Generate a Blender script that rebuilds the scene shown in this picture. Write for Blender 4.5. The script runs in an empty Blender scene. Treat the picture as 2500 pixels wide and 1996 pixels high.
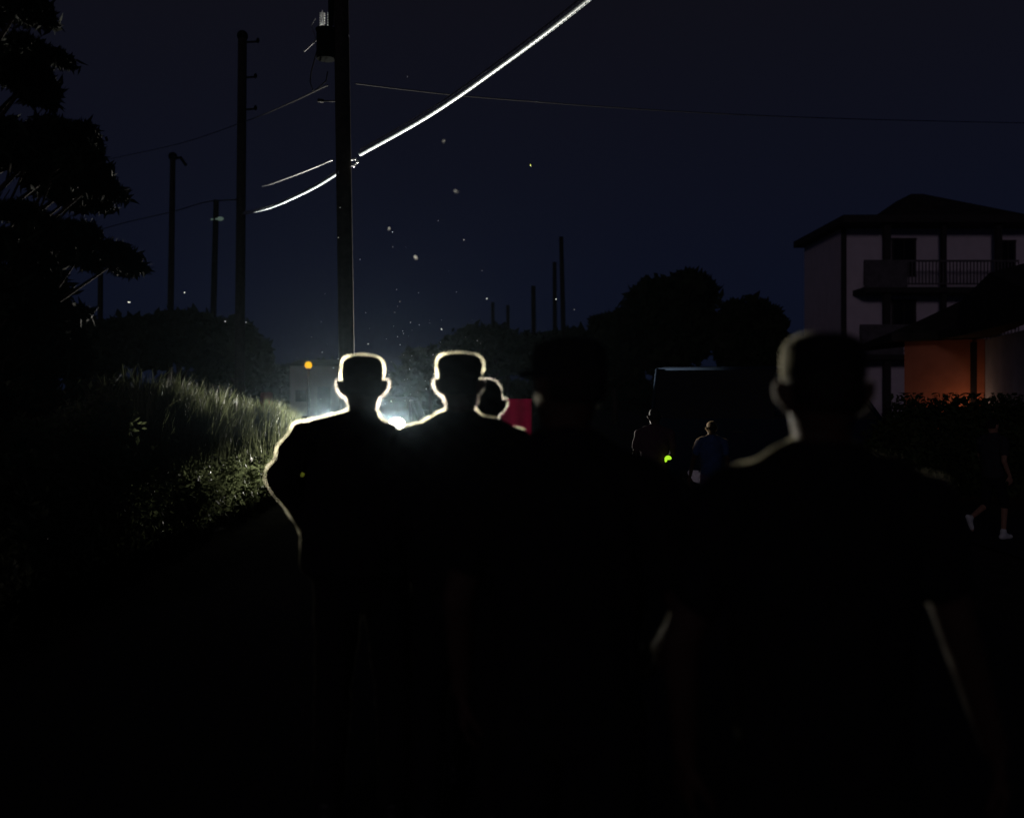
import bpy, math, random
import numpy as np
from mathutils import Vector, Matrix
R = math.radians
random.seed(7); rng = np.random.default_rng(7)
sc = bpy.context.scene
C = sc.collection

# ------------------------------------------------------------------ camera
F = 2430.56            # focal length in pixels of the 2500 px wide photograph (35 mm lens)
EYE = 1.68
cam_d = bpy.data.cameras.new('camera'); cam = bpy.data.objects.new('camera', cam_d); C.objects.link(cam)
cam.location = (0, 0, EYE); cam.rotation_euler = (R(90), 0, 0)
cam_d.lens = 35; cam_d.sensor_width = 36; cam_d.shift_y = -0.0152
cam_d.clip_start = 0.05; cam_d.clip_end = 3000
cam_d.dof.use_dof = True; cam_d.dof.focus_distance = 11.0; cam_d.dof.aperture_fstop = 1.45
sc.camera = cam
sc.view_settings.view_transform = 'Standard'; sc.view_settings.look = 'None'
sc.view_settings.exposure = 0; sc.view_settings.gamma = 1
sc.cycles.use_denoising = True
sc.cycles.volume_bounces = 0
sc.cycles.max_bounces = 6
sc.cycles.transparent_max_bounces = 24
sc.cycles.sample_clamp_indirect = 2.0

# ------------------------------------------------------------------ night sky
w = bpy.data.worlds.new('World'); sc.world = w; w.use_nodes = True
nt = w.node_tree; nt.nodes.clear()
out = nt.nodes.new('ShaderNodeOutputWorld'); bg = nt.nodes.new('ShaderNodeBackground')
tc = nt.nodes.new('ShaderNodeTexCoord'); sx = nt.nodes.new('ShaderNodeSeparateXYZ')
rp = nt.nodes.new('ShaderNodeValToRGB')
nt.links.new(tc.outputs['Generated'], sx.inputs[0]); nt.links.new(sx.outputs['Z'], rp.inputs[0])
nt.links.new(rp.outputs[0], bg.inputs[0]); nt.links.new(bg.outputs[0], out.inputs[0])
SKY = [(0.0, (.0028, .0044, .0116)), (0.10, (.0034, .0047, .0126)), (0.22, (.0039, .0046, .0106)), (0.42, (.0048, .0046, .0076)), (1.0, (.0035, .0034, .0050))]
cr = rp.color_ramp
while len(cr.elements) > 1: cr.elements.remove(cr.elements[0])
cr.elements[0].position = SKY[0][0]; cr.elements[0].color = (*SKY[0][1], 1)
for p, c in SKY[1:]:
    e = cr.elements.new(p); e.color = (*c, 1)
bg.inputs[1].default_value = 1.0

# weak fill sun added from behind the camera to lift the house walls
sl = bpy.data.lights.new('fill_sun', 'SUN'); sl.energy = 0.065; sl.angle = R(6); sl.color = (1.0, .80, .98)
so = bpy.data.objects.new('fill_sun', sl); C.objects.link(so)
so.rotation_euler = Vector((.35, 1, -.20)).to_track_quat('-Z', 'Y').to_euler()

LAMP_POWER = 6000.0
LAMP_COL = (1.0, .95, .84)

# ------------------------------------------------------------------ helpers
def PX(px, py, Y):
    return Vector(((px - 1250) * Y / F, Y, EYE + (960 - py) * Y / F))

def mat(name, col, rough=.8, noise=0, nscale=8, spec=.3, metal=0, emit=None, es=1, trans=0, sub=0):
    m = bpy.data.materials.new(name); m.use_nodes = True
    n = m.node_tree; b = n.nodes['Principled BSDF']
    b.inputs['Base Color'].default_value = (*col, 1); b.inputs['Roughness'].default_value = rough
    b.inputs['Specular IOR Level'].default_value = spec; b.inputs['Metallic'].default_value = metal
    if noise:
        t = n.nodes.new('ShaderNodeTexNoise'); t.inputs['Scale'].default_value = nscale; t.inputs['Detail'].default_value = 6
        g = n.nodes.new('ShaderNodeTexCoord'); n.links.new(g.outputs['Object'], t.inputs['Vector'])
        r = n.nodes.new('ShaderNodeValToRGB')
        r.color_ramp.elements[0].position = .3; r.color_ramp.elements[1].position = .7
        r.color_ramp.elements[0].color = (*[c * (1 - noise) for c in col], 1)
        r.color_ramp.elements[1].color = (*[min(1, c * (1 + noise)) for c in col], 1)
        n.links.new(t.outputs['Fac'], r.inputs[0]); n.links.new(r.outputs[0], b.inputs['Base Color'])
        bu = n.nodes.new('ShaderNodeBump'); bu.inputs['Strength'].default_value = .3; bu.inputs['Distance'].default_value = .01
        n.links.new(t.outputs['Fac'], bu.inputs['Height']); n.links.new(bu.outputs[0], b.inputs['Normal'])
    if emit:
        b.inputs['Emission Color'].default_value = (*emit, 1); b.inputs['Emission Strength'].default_value = es
    if trans:
        o = n.nodes['Material Output']; mx = n.nodes.new('ShaderNodeMixShader'); tr = n.nodes.new('ShaderNodeBsdfTranslucent')
        tr.inputs[0].default_value = (*col, 1); mx.inputs[0].default_value = trans
        n.links.new(b.outputs[0], mx.inputs[1]); n.links.new(tr.outputs[0], mx.inputs[2]); n.links.new(mx.outputs[0], o.inputs[0])
        if noise: n.links.new(r.outputs[0], tr.inputs[0])
    return m

def nap(name, col, density, g=.85):
    """fuzz over cloth, hair and skin: a thin scattering layer added to make the rim light"""
    m = bpy.data.materials.new(name); m.use_nodes = True; n = m.node_tree; n.nodes.clear()
    o = n.nodes.new('ShaderNodeOutputMaterial'); v = n.nodes.new('ShaderNodeVolumePrincipled')
    v.inputs['Color'].default_value = (*col, 1); v.inputs['Density'].default_value = density
    v.inputs['Anisotropy'].default_value = g
    n.links.new(v.outputs[0], o.inputs['Volume'])
    return m

class MB:
    def __init__(s): s.v = []; s.f = []
    def add(s, vs, fs):
        o = len(s.v); s.v += [tuple(x) for x in vs]; s.f += [tuple(i + o for i in f) for f in fs]; return s
    def box(s, c, d, M=None):
        c = Vector(c); h = Vector(d) / 2; vs = []
        for z in (-1, 1):
            for y in (-1, 1):
                for x in (-1, 1):
                    p = Vector((x * h.x, y * h.y, z * h.z))
                    if M is not None: p = M @ p
                    vs.append(c + p)
        return s.add(vs, [(0, 2, 3, 1), (4, 5, 7, 6), (0, 1, 5, 4), (2, 6, 7, 3), (0, 4, 6, 2), (1, 3, 7, 5)])
    def loft(s, rings, cap=True):
        n = len(rings[0]); vs = [p for r in rings for p in r]; fs = []
        for k in range(len(rings) - 1):
            for i in range(n):
                j = (i + 1) % n
                fs.append((k * n + i, k * n + j, (k + 1) * n + j, (k + 1) * n + i))
        if cap: fs += [tuple(reversed(range(n))), tuple(range((len(rings) - 1) * n, len(rings) * n))]
        return s.add(vs, fs)
    def tube(s, pts, rad, n=8, cap=True):
        pts = [Vector(p) for p in pts]
        if not hasattr(rad, '__len__'): rad = [rad] * len(pts)
        rings = []; ref = None
        for i, p in enumerate(pts):
            d = (pts[min(i + 1, len(pts) - 1)] - pts[max(i - 1, 0)]).normalized()
            if ref is None: ref = Vector((0, 0, 1)) if abs(d.z) < .9 else Vector((1, 0, 0))
            a = d.cross(ref).normalized(); b = d.cross(a).normalized(); ref = -b if False else ref
            rings.append([p + rad[i] * (math.cos(t) * a + math.sin(t) * b) for t in [2 * math.pi * k / n for k in range(n)]])
        return s.loft(rings, cap)
    def ell(s, c, r, M=None, n=14, m=9):
        c = Vector(c); rings = []
        for k in range(m + 1):
            ph = -math.pi / 2 + math.pi * (k + .02) / (m + .04)
            ring = []
            for i in range(n):
                t = 2 * math.pi * i / n
                p = Vector((r[0] * math.cos(ph) * math.cos(t), r[1] * math.cos(ph) * math.sin(t), r[2] * math.sin(ph)))
                if M is not None: p = M @ p
                ring.append(c + p)
            rings.append(ring)
        return s.loft(rings)
    def cap(s, a, b, ra, rb, n=14):
        a = Vector(a); b = Vector(b); d = (b - a); L = d.length; d.normalize()
        pts = []; rad = []
        for k in range(4): q = math.pi / 2 * (k + .15) / 4; pts.append(a - d * ra * math.cos(q)); rad.append(ra * math.sin(q))
        pts.append(a); rad.append(ra); pts.append(b); rad.append(rb)
        for k in reversed(range(4)): q = math.pi / 2 * (k + .15) / 4; pts.append(b + d * rb * math.cos(q)); rad.append(rb * math.sin(q))
        ref = Vector((0, 0, 1)) if abs(d.z) < .9 else Vector((0, 1, 0))
        u = d.cross(ref).normalized(); v = d.cross(u).normalized()
        return s.loft([[p + r * (math.cos(t) * u + math.sin(t) * v) for t in [2 * math.pi * k / n for k in range(n)]] for p, r in zip(pts, rad)])
    def rings(s, L, n=24, e=1.0):
        """L: (z, rx, ry, cx, cy) elliptical sections"""
        out = []
        for q in L:
            z, rx, ry = q[:3]; cx, cy = (q[3], q[4]) if len(q) > 3 else (0, 0)
            ring = []
            for k in range(n):
                t = 2 * math.pi * k / n; ct, st = math.cos(t), math.sin(t)
                ring.append(Vector((cx + rx * math.copysign(abs(ct) ** e, ct), cy + ry * math.copysign(abs(st) ** e, st), z)))
            out.append(ring)
        return s.loft(out)
    def mesh(s, name):
        me = bpy.data.meshes.new(name); me.from_pydata(s.v, [], s.f); me.update(); return me
    def build(s, name, m, parent=None, smooth=False, bevel=0):
        me = s.mesh(name)
        import bmesh
        bm = bmesh.new(); bm.from_mesh(me); bmesh.ops.recalc_face_normals(bm, faces=bm.faces); bm.to_mesh(me); bm.free()
        if smooth: me.polygons.foreach_set('use_smooth', [True] * len(me.polygons))
        me.materials.append(m)
        o = bpy.data.objects.new(name, me); C.objects.link(o); o.parent = parent
        if bevel:
            b = o.modifiers.new('bevel', 'BEVEL'); b.width = bevel; b.segments = 2; b.limit_method = 'ANGLE'
        return o

def tag(o, label=None, cat=None, group=None, kind=None):
    if label: o['label'] = label
    if cat: o['category'] = cat
    if group: o['group'] = group
    if kind: o['kind'] = kind
    return o
def thing(name, loc, label, cat, rz=0, group=None):
    o = bpy.data.objects.new(name, None); C.objects.link(o); o.location = loc; o.rotation_euler = (0, 0, rz)
    o.empty_display_size = .2
    return tag(o, label, cat, group)
def copy_tree(o, parent=None):
    c = o.copy(); C.objects.link(c); c.parent = parent
    for ch in [x for x in bpy.data.objects if x.parent == o]: copy_tree(ch, c)
    return c
def from_arrays(name, V, Fc, m, parent=None, smooth=False):
    me = bpy.data.meshes.new(name)
    k = Fc.shape[1]
    me.vertices.add(len(V)); me.vertices.foreach_set('co', V.astype(np.float32).ravel())
    me.loops.add(Fc.size); me.loops.foreach_set('vertex_index', Fc.astype(np.int32).ravel())
    me.polygons.add(len(Fc)); me.polygons.foreach_set('loop_start', np.arange(0, Fc.size, k, dtype=np.int32))
    me.polygons.foreach_set('loop_total', np.full(len(Fc), k, dtype=np.int32))
    me.update(calc_edges=True); me.validate()
    if smooth: me.polygons.foreach_set('use_smooth', [True] * len(me.polygons))
    me.materials.append(m)
    o = bpy.data.objects.new(name, me); C.objects.link(o); o.parent = parent
    return o

def remeshed(mb, voxel, smooth=3):
    me = mb.mesh('tmp'); o = bpy.data.objects.new('tmp', me); C.objects.link(o)
    import bmesh
    bm = bmesh.new(); bm.from_mesh(me); bmesh.ops.recalc_face_normals(bm, faces=bm.faces); bm.to_mesh(me); bm.free()
    r = o.modifiers.new('r', 'REMESH'); r.mode = 'VOXEL'; r.voxel_size = voxel
    s = o.modifiers.new('s', 'SMOOTH'); s.iterations = smooth; s.factor = .5
    dg = bpy.context.evaluated_depsgraph_get(); dg.update()
    me2 = bpy.data.meshes.new_from_object(o.evaluated_get(dg))
    bpy.data.objects.remove(o); bpy.data.meshes.remove(me)
    return me2

def organic(name, mb, voxel, m, parent, fuzz=None, t=.008, smooth=3, wrinkle=0, seed=0):
    """one continuous surface; with fuzz an outer skin t metres off it bounds the fine scattering nap"""
    me = remeshed(mb, voxel, smooth)
    n = len(me.vertices); V = np.empty(n * 3, np.float32); me.vertices.foreach_get('co', V); V = V.reshape(-1, 3)
    N = np.empty(n * 3, np.float32); me.vertex_normals.foreach_get('vector', N); N = N.reshape(-1, 3)
    if wrinkle:
        ph = seed * 1.7
        d = (np.sin(V[:, 2] * 41 + 9 * np.sin(V[:, 0] * 7 + ph) + ph) * .5 + np.sin(V[:, 0] * 53 + V[:, 2] * 17 + 6 * np.sin(V[:, 1] * 11 + ph)) * .5)
        V = V + N * (wrinkle * d)[:, None].astype(np.float32)
    nl = len(me.loops); L = np.empty(nl, np.int32); me.loops.foreach_get('vertex_index', L); Q = L.reshape(-1, 4)
    bpy.data.meshes.remove(me)
    if fuzz is not None:
        tv = t * np.clip(.85 + .45 * np.sin(V[:, 0] * 31 + 5 * np.sin(V[:, 2] * 13 + seed)) * np.sin(V[:, 2] * 37 + 4 * np.sin(V[:, 1] * 9)) + .25 * np.sin(V[:, 2] * 90 + V[:, 0] * 70), .25, 1.5)  # layer thickness varied so the rim light breaks up
        V2 = np.concatenate([V, V + N * tv[:, None].astype(np.float32)]); Q2 = np.concatenate([Q, Q + n])
        o = from_arrays(name, V2, Q2, m, parent, True)
        o.data.materials.append(fuzz)
        mi = np.zeros(len(Q2), np.int32); mi[len(Q):] = 1
        if len(o.data.polygons) == len(mi): o.data.polygons.foreach_set('material_index', mi)
    else:
        o = from_arrays(name, V, Q, m, parent, True)
    return o

# ------------------------------------------------------------------ materials
M = dict(
    asphalt=mat('asphalt', (.022, .022, .024), .95, .35, 30, .1),
    soil=mat('sandy_ground', (.035, .032, .026), .95, .4, 4, .1),
    cloth_black=mat('black_cloth', (.012, .012, .014), .95, .2, 60, .05),
    cloth_navy=mat('navy_cloth', (.012, .014, .022), .95, .2, 60, .05),
    cloth_olive=mat('olive_cloth', (.016, .017, .012), .95, .2, 60, .05),
    cloth_blue=mat('blue_shirt', (.03, .07, .18), .9, .2, 40, .1),
    cloth_pink=mat('pink_shirt', (.06, .03, .04), .9, .2, 40, .1),
    cloth_grey=mat('grey_shirt', (.03, .03, .035), .9, .2, 40, .1),
    shorts=mat('violet_shorts', (.10, .08, .16), .9, .2, 40, .1),
    boots=mat('black_leather', (.012, .011, .011), .55, .2, 20, .3),
    shoe_white=mat('white_shoe', (.62, .66, .66), .7, .1, 20, .3),
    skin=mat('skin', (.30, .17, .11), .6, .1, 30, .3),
    skin_shaded=mat('shaded_skin', (.055, .034, .025), .7, .1, 30, .1),  # skin darkened in its base colour to stand for shade
    hair=mat('dark_hair', (.012, .010, .008), .8, .3, 80, .2),
    pole=mat('weathered_wood_pole', (.022, .018, .015), .95, .45, 9, .1),
    steel=mat('galvanised_steel', (.45, .46, .47), .4, .1, 20, .5, .8),
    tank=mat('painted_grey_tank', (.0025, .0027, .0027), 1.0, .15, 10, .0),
    porcelain=mat('white_porcelain', (.85, .87, .88), .2, 0, 1, .6, trans=.35),
    sheath=mat('pale_cable_sheath', (.30, .36, .38), .4, .55, 18, .6),
    wire=mat('dark_wire', (.010, .010, .010), .7, 0, 1, .06),
    leaf=mat('dark_leaves', (.045, .065, .022), .7, .5, 3, .2, trans=.3),
    leaf_far=mat('far_tree_leaves', (.022, .032, .014), .9, .4, 1, .1, trans=.12),
    shrub=mat('pale_shrub_leaves', (.16, .19, .09), .5, .6, 7, .4, trans=.45),
    blade=mat('tall_grass_blades', (.11, .125, .065), .6, .5, 3, .4, trans=.45),
    dry=mat('dull_verge_grass', (.03, .032, .02), .9, .4, 3, .1),
    needle=mat('pine_needles', (.014, .022, .012), .9, .4, 2, .1),
    bark=mat('bark', (.035, .028, .022), .95, .4, 6, .1),
    housewall=mat('pale_house_siding', (.74, .66, .74), .85, .06, 2, .2),
    trim=mat('dark_house_trim', (.035, .032, .032), .8, .2, 5, .2),
    roof=mat('dark_shingles', (.035, .033, .030), .95, .4, 3, .1),
    glass=mat('dark_window_glass', (.01, .01, .012), .15, 0, 1, .2),
    rail=mat('weathered_railing', (.11, .10, .11), .8, .2, 5, .2),
    orange=mat('orange_render', (.46, .17, .10), .9, .15, 2, .1),
    bluegrey=mat('grey_blue_board', (.34, .37, .50), .9, .12, 2, .1),
    farwall=mat('brown_grey_wall', (.30, .25, .21), .9, .15, 1, .1),
    carpaint=mat('dark_car_paint', (.03, .032, .035), .35, .05, 4, .5),
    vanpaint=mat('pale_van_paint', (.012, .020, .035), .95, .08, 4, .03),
    tyre=mat('tyre_rubber', (.015, .015, .015), .9, 0, 1, .1),
    plastic=mat('black_plastic', (.02, .02, .02), .6, 0, 1, .3),
    plate=mat('number_plate', (.5, .5, .48), .6, 0, 1, .3),
    red=mat('red_banner_cloth', (.20, .018, .075), .85, .12, 5, .1, trans=.6),
    redpost=mat('rust_red_paint', (.16, .035, .03), .8, .3, 8, .2),
    headlamp=mat('lit_headlamp_lens', (.8, .8, .8), .3, emit=(1, .97, .90), es=7),
    globe=mat('lit_orange_globe', (.1, .05, .0), .9, emit=(1.0, .50, .004), es=1.0),
    green=mat('green_glow', (.3, .6, .1), .5, emit=(.52, 1.0, .03), es=.9),
    greendim=mat('dim_green_lamp', (.3, .5, .1), .5, emit=(.35, .52, .06), es=.3),
    fitting=mat('glowing_fitting', (.4, .5, .45), .5, emit=(.05, .075, .06), es=1),  # faint light on the fitting put in as its own glow
    glowspot=mat('speck_glow', (.4, .5, .1), .5, emit=(.75, .8, .10), es=.9),  # small specks given a glow of their own
    moth=mat('moth_wings', (.8, .8, .75), .7, 0, 1, .3, trans=.6),
    warm=mat('assumed_lamp_bulb', (1, .7, .4), .5, emit=(1, .42, .12), es=2),  # bulb of the assumed lamp by the orange wall
)
FZ = nap('cloth_fuzz_rim', (1.0, .93, .66), 16)  # warm tint of the rim light put into the layer's colour
FZS = nap('skin_down_rim', (1.0, .90, .78), 16)
FZD = nap('dim_fuzz_rim', (1.0, .93, .75), 2.2)  # layer thinned so a shaded figure's rim stays dim
FZF = nap('orange_fuzz_rim', (1.0, .70, .40), 14)  # orange of the far rim light put into the layer's colour

# ------------------------------------------------------------------ ground and road
def sheet(name, x0, x1, y0, y1, z, m, nx=2, ny=2, amp=0):
    xs = np.linspace(x0, x1, nx); ys = np.linspace(y0, y1, ny)
    X, Y = np.meshgrid(xs, ys); Z = np.full_like(X, z)
    if amp: Z = Z + amp * (np.sin(X * 1.3 + Y * .7) + np.sin(X * .37 - Y * 1.1)) * .5
    V = np.stack([X.ravel(), Y.ravel(), Z.ravel()], 1)
    i = np.arange((ny - 1) * (nx - 1)); r, c = i // (nx - 1), i % (nx - 1); a = r * nx + c
    o = from_arrays(name, V, np.stack([a, a + 1, a + nx + 1, a + nx], 1), m)
    return tag(o, kind='structure')
sheet('ground', -500, 500, -20, 980, -.03, M['soil'])
sheet('road', -2.9, 3.6, -20, 200, 0.0, M['asphalt'])
sheet('path', 5.2, 6.8, -20, 60, .004, M['asphalt'])

# ------------------------------------------------------------------ people
def hand(mb, w, d, nrm, side, curl=.5, s=1.0):
    """palm and five fingers; w wrist, d finger direction, nrm palm normal, side towards the thumb"""
    w = Vector(w); d = Vector(d).normalized(); nrm = Vector(nrm); nrm = (nrm - d * nrm.dot(d)).normalized()
    side = d.cross(nrm) * (1 if side > 0 else -1)
    for k in range(4):
        q = (k - 1.5) * .021 * s
        a = w + side * q * .5; b = w + d * .085 * s + side * q
        mb.cap(a, b, .014 * s, .0135 * s, 8)
        L = [.070, .078, .072, .056][3 - k] * s
        p = b; ang = 0
        for j in range(3):
            ang += curl * (.55, .75, .5)[j]
            dd = d * math.cos(ang) + nrm * math.sin(ang)
            q2 = p + dd * L * (.45, .32, .25)[j]
            mb.cap(p, q2, (.0095 - .0007 * j) * s, (.0089 - .0007 * j) * s, 8); p = q2
    t0 = w + d * .02 * s + side * .024 * s
    t1 = t0 + (d * .6 + side * .7 + nrm * .3).normalized() * .042 * s
    t2 = t1 + (d * .85 + side * .25 + nrm * .5).normalized() * .032 * s
    t3 = t2 + (d * .9 + nrm * .5).normalized() * .026 * s
    mb.cap(t0, t1, .014 * s, .011 * s, 8); mb.cap(t1, t2, .0105 * s, .0098 * s, 8); mb.cap(t2, t3, .0098 * s, .0085 * s, 8)

def person(label, loc, yaw=0, s=1.0, cap=True, pose=None, vox=.0065, jacket='cloth_black', legs='cloth_black', skin='skin_shaded',
           shorts=False, tees=False, fz=True, seed=0, ears=1.0, group=None, capfz=True, flare=.0, t=.0065, trap=(0, 0), shoe='boots', head=(0, 0, 0), headyaw=0):
    P = dict(shL=(-.20, 0, 1.475), shR=(.20, 0, 1.475), elL=(-.265, -.03, 1.20), elR=(.265, -.03, 1.20),
             wrL=(-.27, .06, .95), wrR=(.27, .06, .95), hdL=(0, .25, -1), hdR=(0, .25, -1),
             hipL=(-.09, 0, .93), hipR=(.09, 0, .93), knL=(-.12, .03, .51), knR=(.12, .03, .51),
             anL=(-.13, -.02, .10), anR=(.13, -.02, .10), ftL=(-.05, 1, 0), ftR=(.05, 1, 0), belly=0)
    if pose: P.update(pose)
    K = {k: (Vector(v) * s if k[:2] not in ('hd', 'ft', 'be') else v) for k, v in P.items()}
    root = thing('person', loc, label, 'person', yaw, group)
    hc = Vector((head[0], head[1], 0)) * s; Hy = Matrix.Rotation(headyaw, 3, 'Z')
    def H(x, y, z): return hc + Hy @ Vector((x * s, y * s, 0)) + Vector((0, 0, (z + head[2]) * s))
    g1, g2, g3 = (FZ, FZS, t) if fz else (None, None, 0)
    if fz == 'far': g1, g2, g3 = FZF, FZF, .008
    if fz == 'dim': g1, g2, g3 = FZD, FZD, t
    # body: one continuous figure
    b = MB()
    b.rings([((.86) * s, .10 * s, .08 * s), (.93 * s, .155 * s, .10 * s), (1.08 * s, .14 * s, .10 * s), (1.25 * s, .155 * s, .11 * s), (1.38 * s, .17 * s, .115 * s),
             (1.47 * s, .16 * s, .10 * s), (1.52 * s, .11 * s, .08 * s), (1.56 * s, .065 * s, .062 * s)])
    b.cap((0, -.01 * s, 1.50 * s), H(0, 0, 1.66), .058 * s, .056 * s)
    for sd, S in ((-1, 'L'), (1, 'R')):
        b.cap((sd * .04 * s, 0, 1.54 * s), K['sh' + S], .035 * s, .055 * s)
        b.cap(K['sh' + S], K['el' + S], .052 * s, .040 * s); b.cap(K['el' + S], K['wr' + S], .040 * s, .027 * s)
        d = Vector(K['hd' + S]).normalized()
        hand(b, K['wr' + S], d, Vector((-sd, .25, 0)), -sd if True else sd, .45, s)
        b.cap(K['hip' + S], K['kn' + S], .082 * s, .055 * s); b.cap(K['kn' + S], K['an' + S], .052 * s, .034 * s)
        f = Vector(K['ft' + S]).normalized()
        b.cap(K['an' + S] + Vector((0, 0, -.05 * s)), K['an' + S] + f * .13 * s + Vector((0, 0, -.065 * s)), .032 * s, .026 * s)
    skull = [(1.585, .028, .036, .030), (1.60, .043, .056, .022), (1.635, .058, .076, .012), (1.68, .068, .088, .004), (1.72, .074, .096, 0), (1.76, .075, .097, -.004), (1.795, .062, .080, -.006), (1.815, .035, .045, -.006)]
    b.loft([[H(rx * math.cos(t), cy + ry * math.sin(t), z) for t in [2 * math.pi * k / 20 for k in range(20)]] for z, rx, ry, cy in skull])
    b.ell(H(0, .098, 1.685), (.013 * s, .020 * s, .022 * s)); b.ell(H(0, .094, 1.705), (.008 * s, .014 * s, .025 * s))      # nose
    b.ell(H(0, .080, 1.735), (.048 * s, .018 * s, .010 * s)); b.ell(H(0, .082, 1.648), (.024 * s, .013 * s, .009 * s))      # brow, lips
    b.ell(H(0, .075, 1.61), (.024 * s, .018 * s, .016 * s))
    for sd in (-1, 1):
        b.ell(H(sd * .030, .078, 1.648 + .067), (.012 * s, .008 * s, .008 * s))
        b.ell(H(sd * .086, -.008, 1.708), (.013 * ears * s, .017 * s, .032 * s), Hy @ Matrix.Rotation(sd * .34, 3, 'Y'))
        b.ell(H(sd * .074, -.006, 1.683), (.010 * s, .012 * s, .014 * s))
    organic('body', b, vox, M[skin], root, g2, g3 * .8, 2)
    # jacket or shirt
    j = MB(); bl = P['belly']
    j.rings([(.93 * s, .172 * s, .125 * s), (1.00 * s, (.178 + bl) * s, (.13 + bl) * s), (1.10 * s, (.175 + bl) * s, (.135 + bl) * s), (1.25 * s, (.19 + bl) * s, .14 * s), (1.37 * s, (.20 + bl * .7) * s, .145 * s),
             (1.45 * s, .195 * s, .125 * s), (1.51 * s, .155 * s, .10 * s), (1.56 * s, .10 * s, .085 * s), (1.595 * s, .069 * s, .075 * s), (1.615 * s, .064 * s, .07 * s)])
    for sd, S in ((-1, 'L'), (1, 'R')):
        j.cap((sd * .045 * s, 0, (1.575 + trap[sd > 0]) * s), K['sh' + S], .042 * s, (.078 if trap[sd > 0] == 0 else .066) * s)
        if tees:
            j.cap(K['sh' + S], K['sh' + S].lerp(K['el' + S], .6), .075 * s, .062 * s)
        else:
            j.cap(K['sh' + S], K['el' + S], .078 * s, .060 * s); j.cap(K['el' + S], K['el' + S].lerp(K['wr' + S], .93), .060 * s, .043 * s)
    organic('jacket' if not tees else 'shirt', j, max(vox, .009), M[jacket], root, g1, g3, 4, .0065 * s, seed)
    # trousers
    tr = MB()
    tr.rings([(.84 * s, .13 * s, .10 * s), (.90 * s, .168 * s, .118 * s), (.97 * s, .166 * s, .116 * s)])
    for S in 'LR':
        kn = K['kn' + S]; an = K['an' + S]
        tr.cap(K['hip' + S], kn, .098 * s, .070 * s)
        if not shorts: tr.cap(kn, kn.lerp(an, .93), .070 * s, .062 * s)
    organic('shorts' if shorts else 'trousers', tr, max(vox, .009), M[legs], root, g1, g3, 3, .004 * s, seed + 3)
    for S in 'LR':
        q = MB(); an = K['an' + S]; f = Vector(K['ft' + S]).normalized(); dn = Vector((0, 0, -1))
        up = f.cross(Vector((0, 0, 1)).cross(f)) if abs(f.z) > .5 else Vector((0, 0, 1))
        q.cap(an + up * .03 * s, an - up * .03 * s, .050 * s, .050 * s)
        q.cap(an - up * .055 * s - f * .04 * s, an - up * .062 * s + f * .15 * s, .043 * s, .038 * s)
        q.cap(an - up * .01 * s, an - up * .05 * s + f * .08 * s, .045 * s, .04 * s)
        organic('boot' if shoe == 'boots' else 'shoe', q, .011, M[shoe], root)
    # hair, cropped close
    h = MB()
    hz = [(1.675, .066, .088, -.014), (1.70, .0735, .098, -.012), (1.74, .078, .102, -.010), (1.78, .073, .094, -.010), (1.81, .055, .068, -.010), (1.824, .028, .035, -.008)]
    h.loft([[H(rx * math.cos(a), min(cy + ry * math.sin(a), .045 if z < 1.75 else .2), z) for a in [2 * math.pi * k / 24 for k in range(24)]] for z, rx, ry, cy in hz])
    organic('hair', h, max(vox, .008), M['hair'], root, g2 if not cap else None, g3 * .8, 2)
    if cap:
        c = MB(); cz = [(1.735, .0815, .105), (1.755, .0822, .106), (1.778, .082 + flare, .108), (1.797, .081 + flare, .107), (1.813, .074 + flare, .098), (1.824, .058 + flare, .078), (1.831, .034, .045)]
        c.loft([[H(rx * math.cos(a), -.002 + ry * math.sin(a), z) for a in [2 * math.pi * k / 28 for k in range(28)]] for z, rx, ry in cz])
        ob = organic('cap', c, .007, M[jacket], root, g1 if capfz else None, g3, 3)
        v = MB(); v.loft([[H(.07 * math.cos(a), .06 + r * max(.1, math.sin(a)) * 1.0, 1.752 + dz - .12 * (r - .03) ** 1.0 * max(0, math.sin(a)) * 1.2) for a in [math.pi * k / 12 for k in range(13)]] + [H(0, .06, 1.752 + dz)] for dz in (-.004, .004) for r in (.115,)])
        v.build('visor', M[jacket], ob, True)
    return root

def at(px, py, Y): p = PX(px, py, Y); return (p.x, p.y, 0)

man_a = person('broad man in a dark cap, hand on hip, leftmost of all, outlined in bright light', at(885, 0, 3.9), 0, 1.0, seed=1,
    pose=dict(shL=(-.225, 0, 1.492), shR=(.185, 0, 1.432), elL=(-.288, -.12, 1.365), wrL=(-.205, .05, 1.12), hdL=(.5, 1, -.4), elR=(.25, -.02, 1.15), belly=.065), trap=(0, -.02),
    ears=1.15, head=(0, 0, -.002), headyaw=.15)
man_b = person('man in a flared cap, second from the left, ear and shoulder ringed by white glare', at(1123, 0, 3.8), 0, 1.0, seed=2, flare=.0055, ears=1.2, head=(0, 0, .002), headyaw=-.25,
    pose=dict(elL=(-.25, .02, 1.20), wrL=(-.20, .20, 1.05), hdL=(.4, 1, -.1), belly=.02))
man_c = person('person with short hair half hidden behind the head of the man in the flared cap', at(1184, 0, 4.3), .1, .955, cap=False, seed=3)
man_d = person('dark man with unlit back standing in front of the red banner, one cheek faintly lit', at(1388, 0, 2.4), -.1, .99, seed=4, cap=True, capfz=False, fz='dim', t=.006, tees=True, skin='skin_shaded', head=(0, 0, 0), headyaw=.7,
    pose=dict(shL=(-.195, 0, 1.455), shR=(.195, 0, 1.45), elR=(.285, -.05, 1.17), wrR=(.235, .16, 1.04), hdR=(-.2, 1, -.5)))
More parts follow.
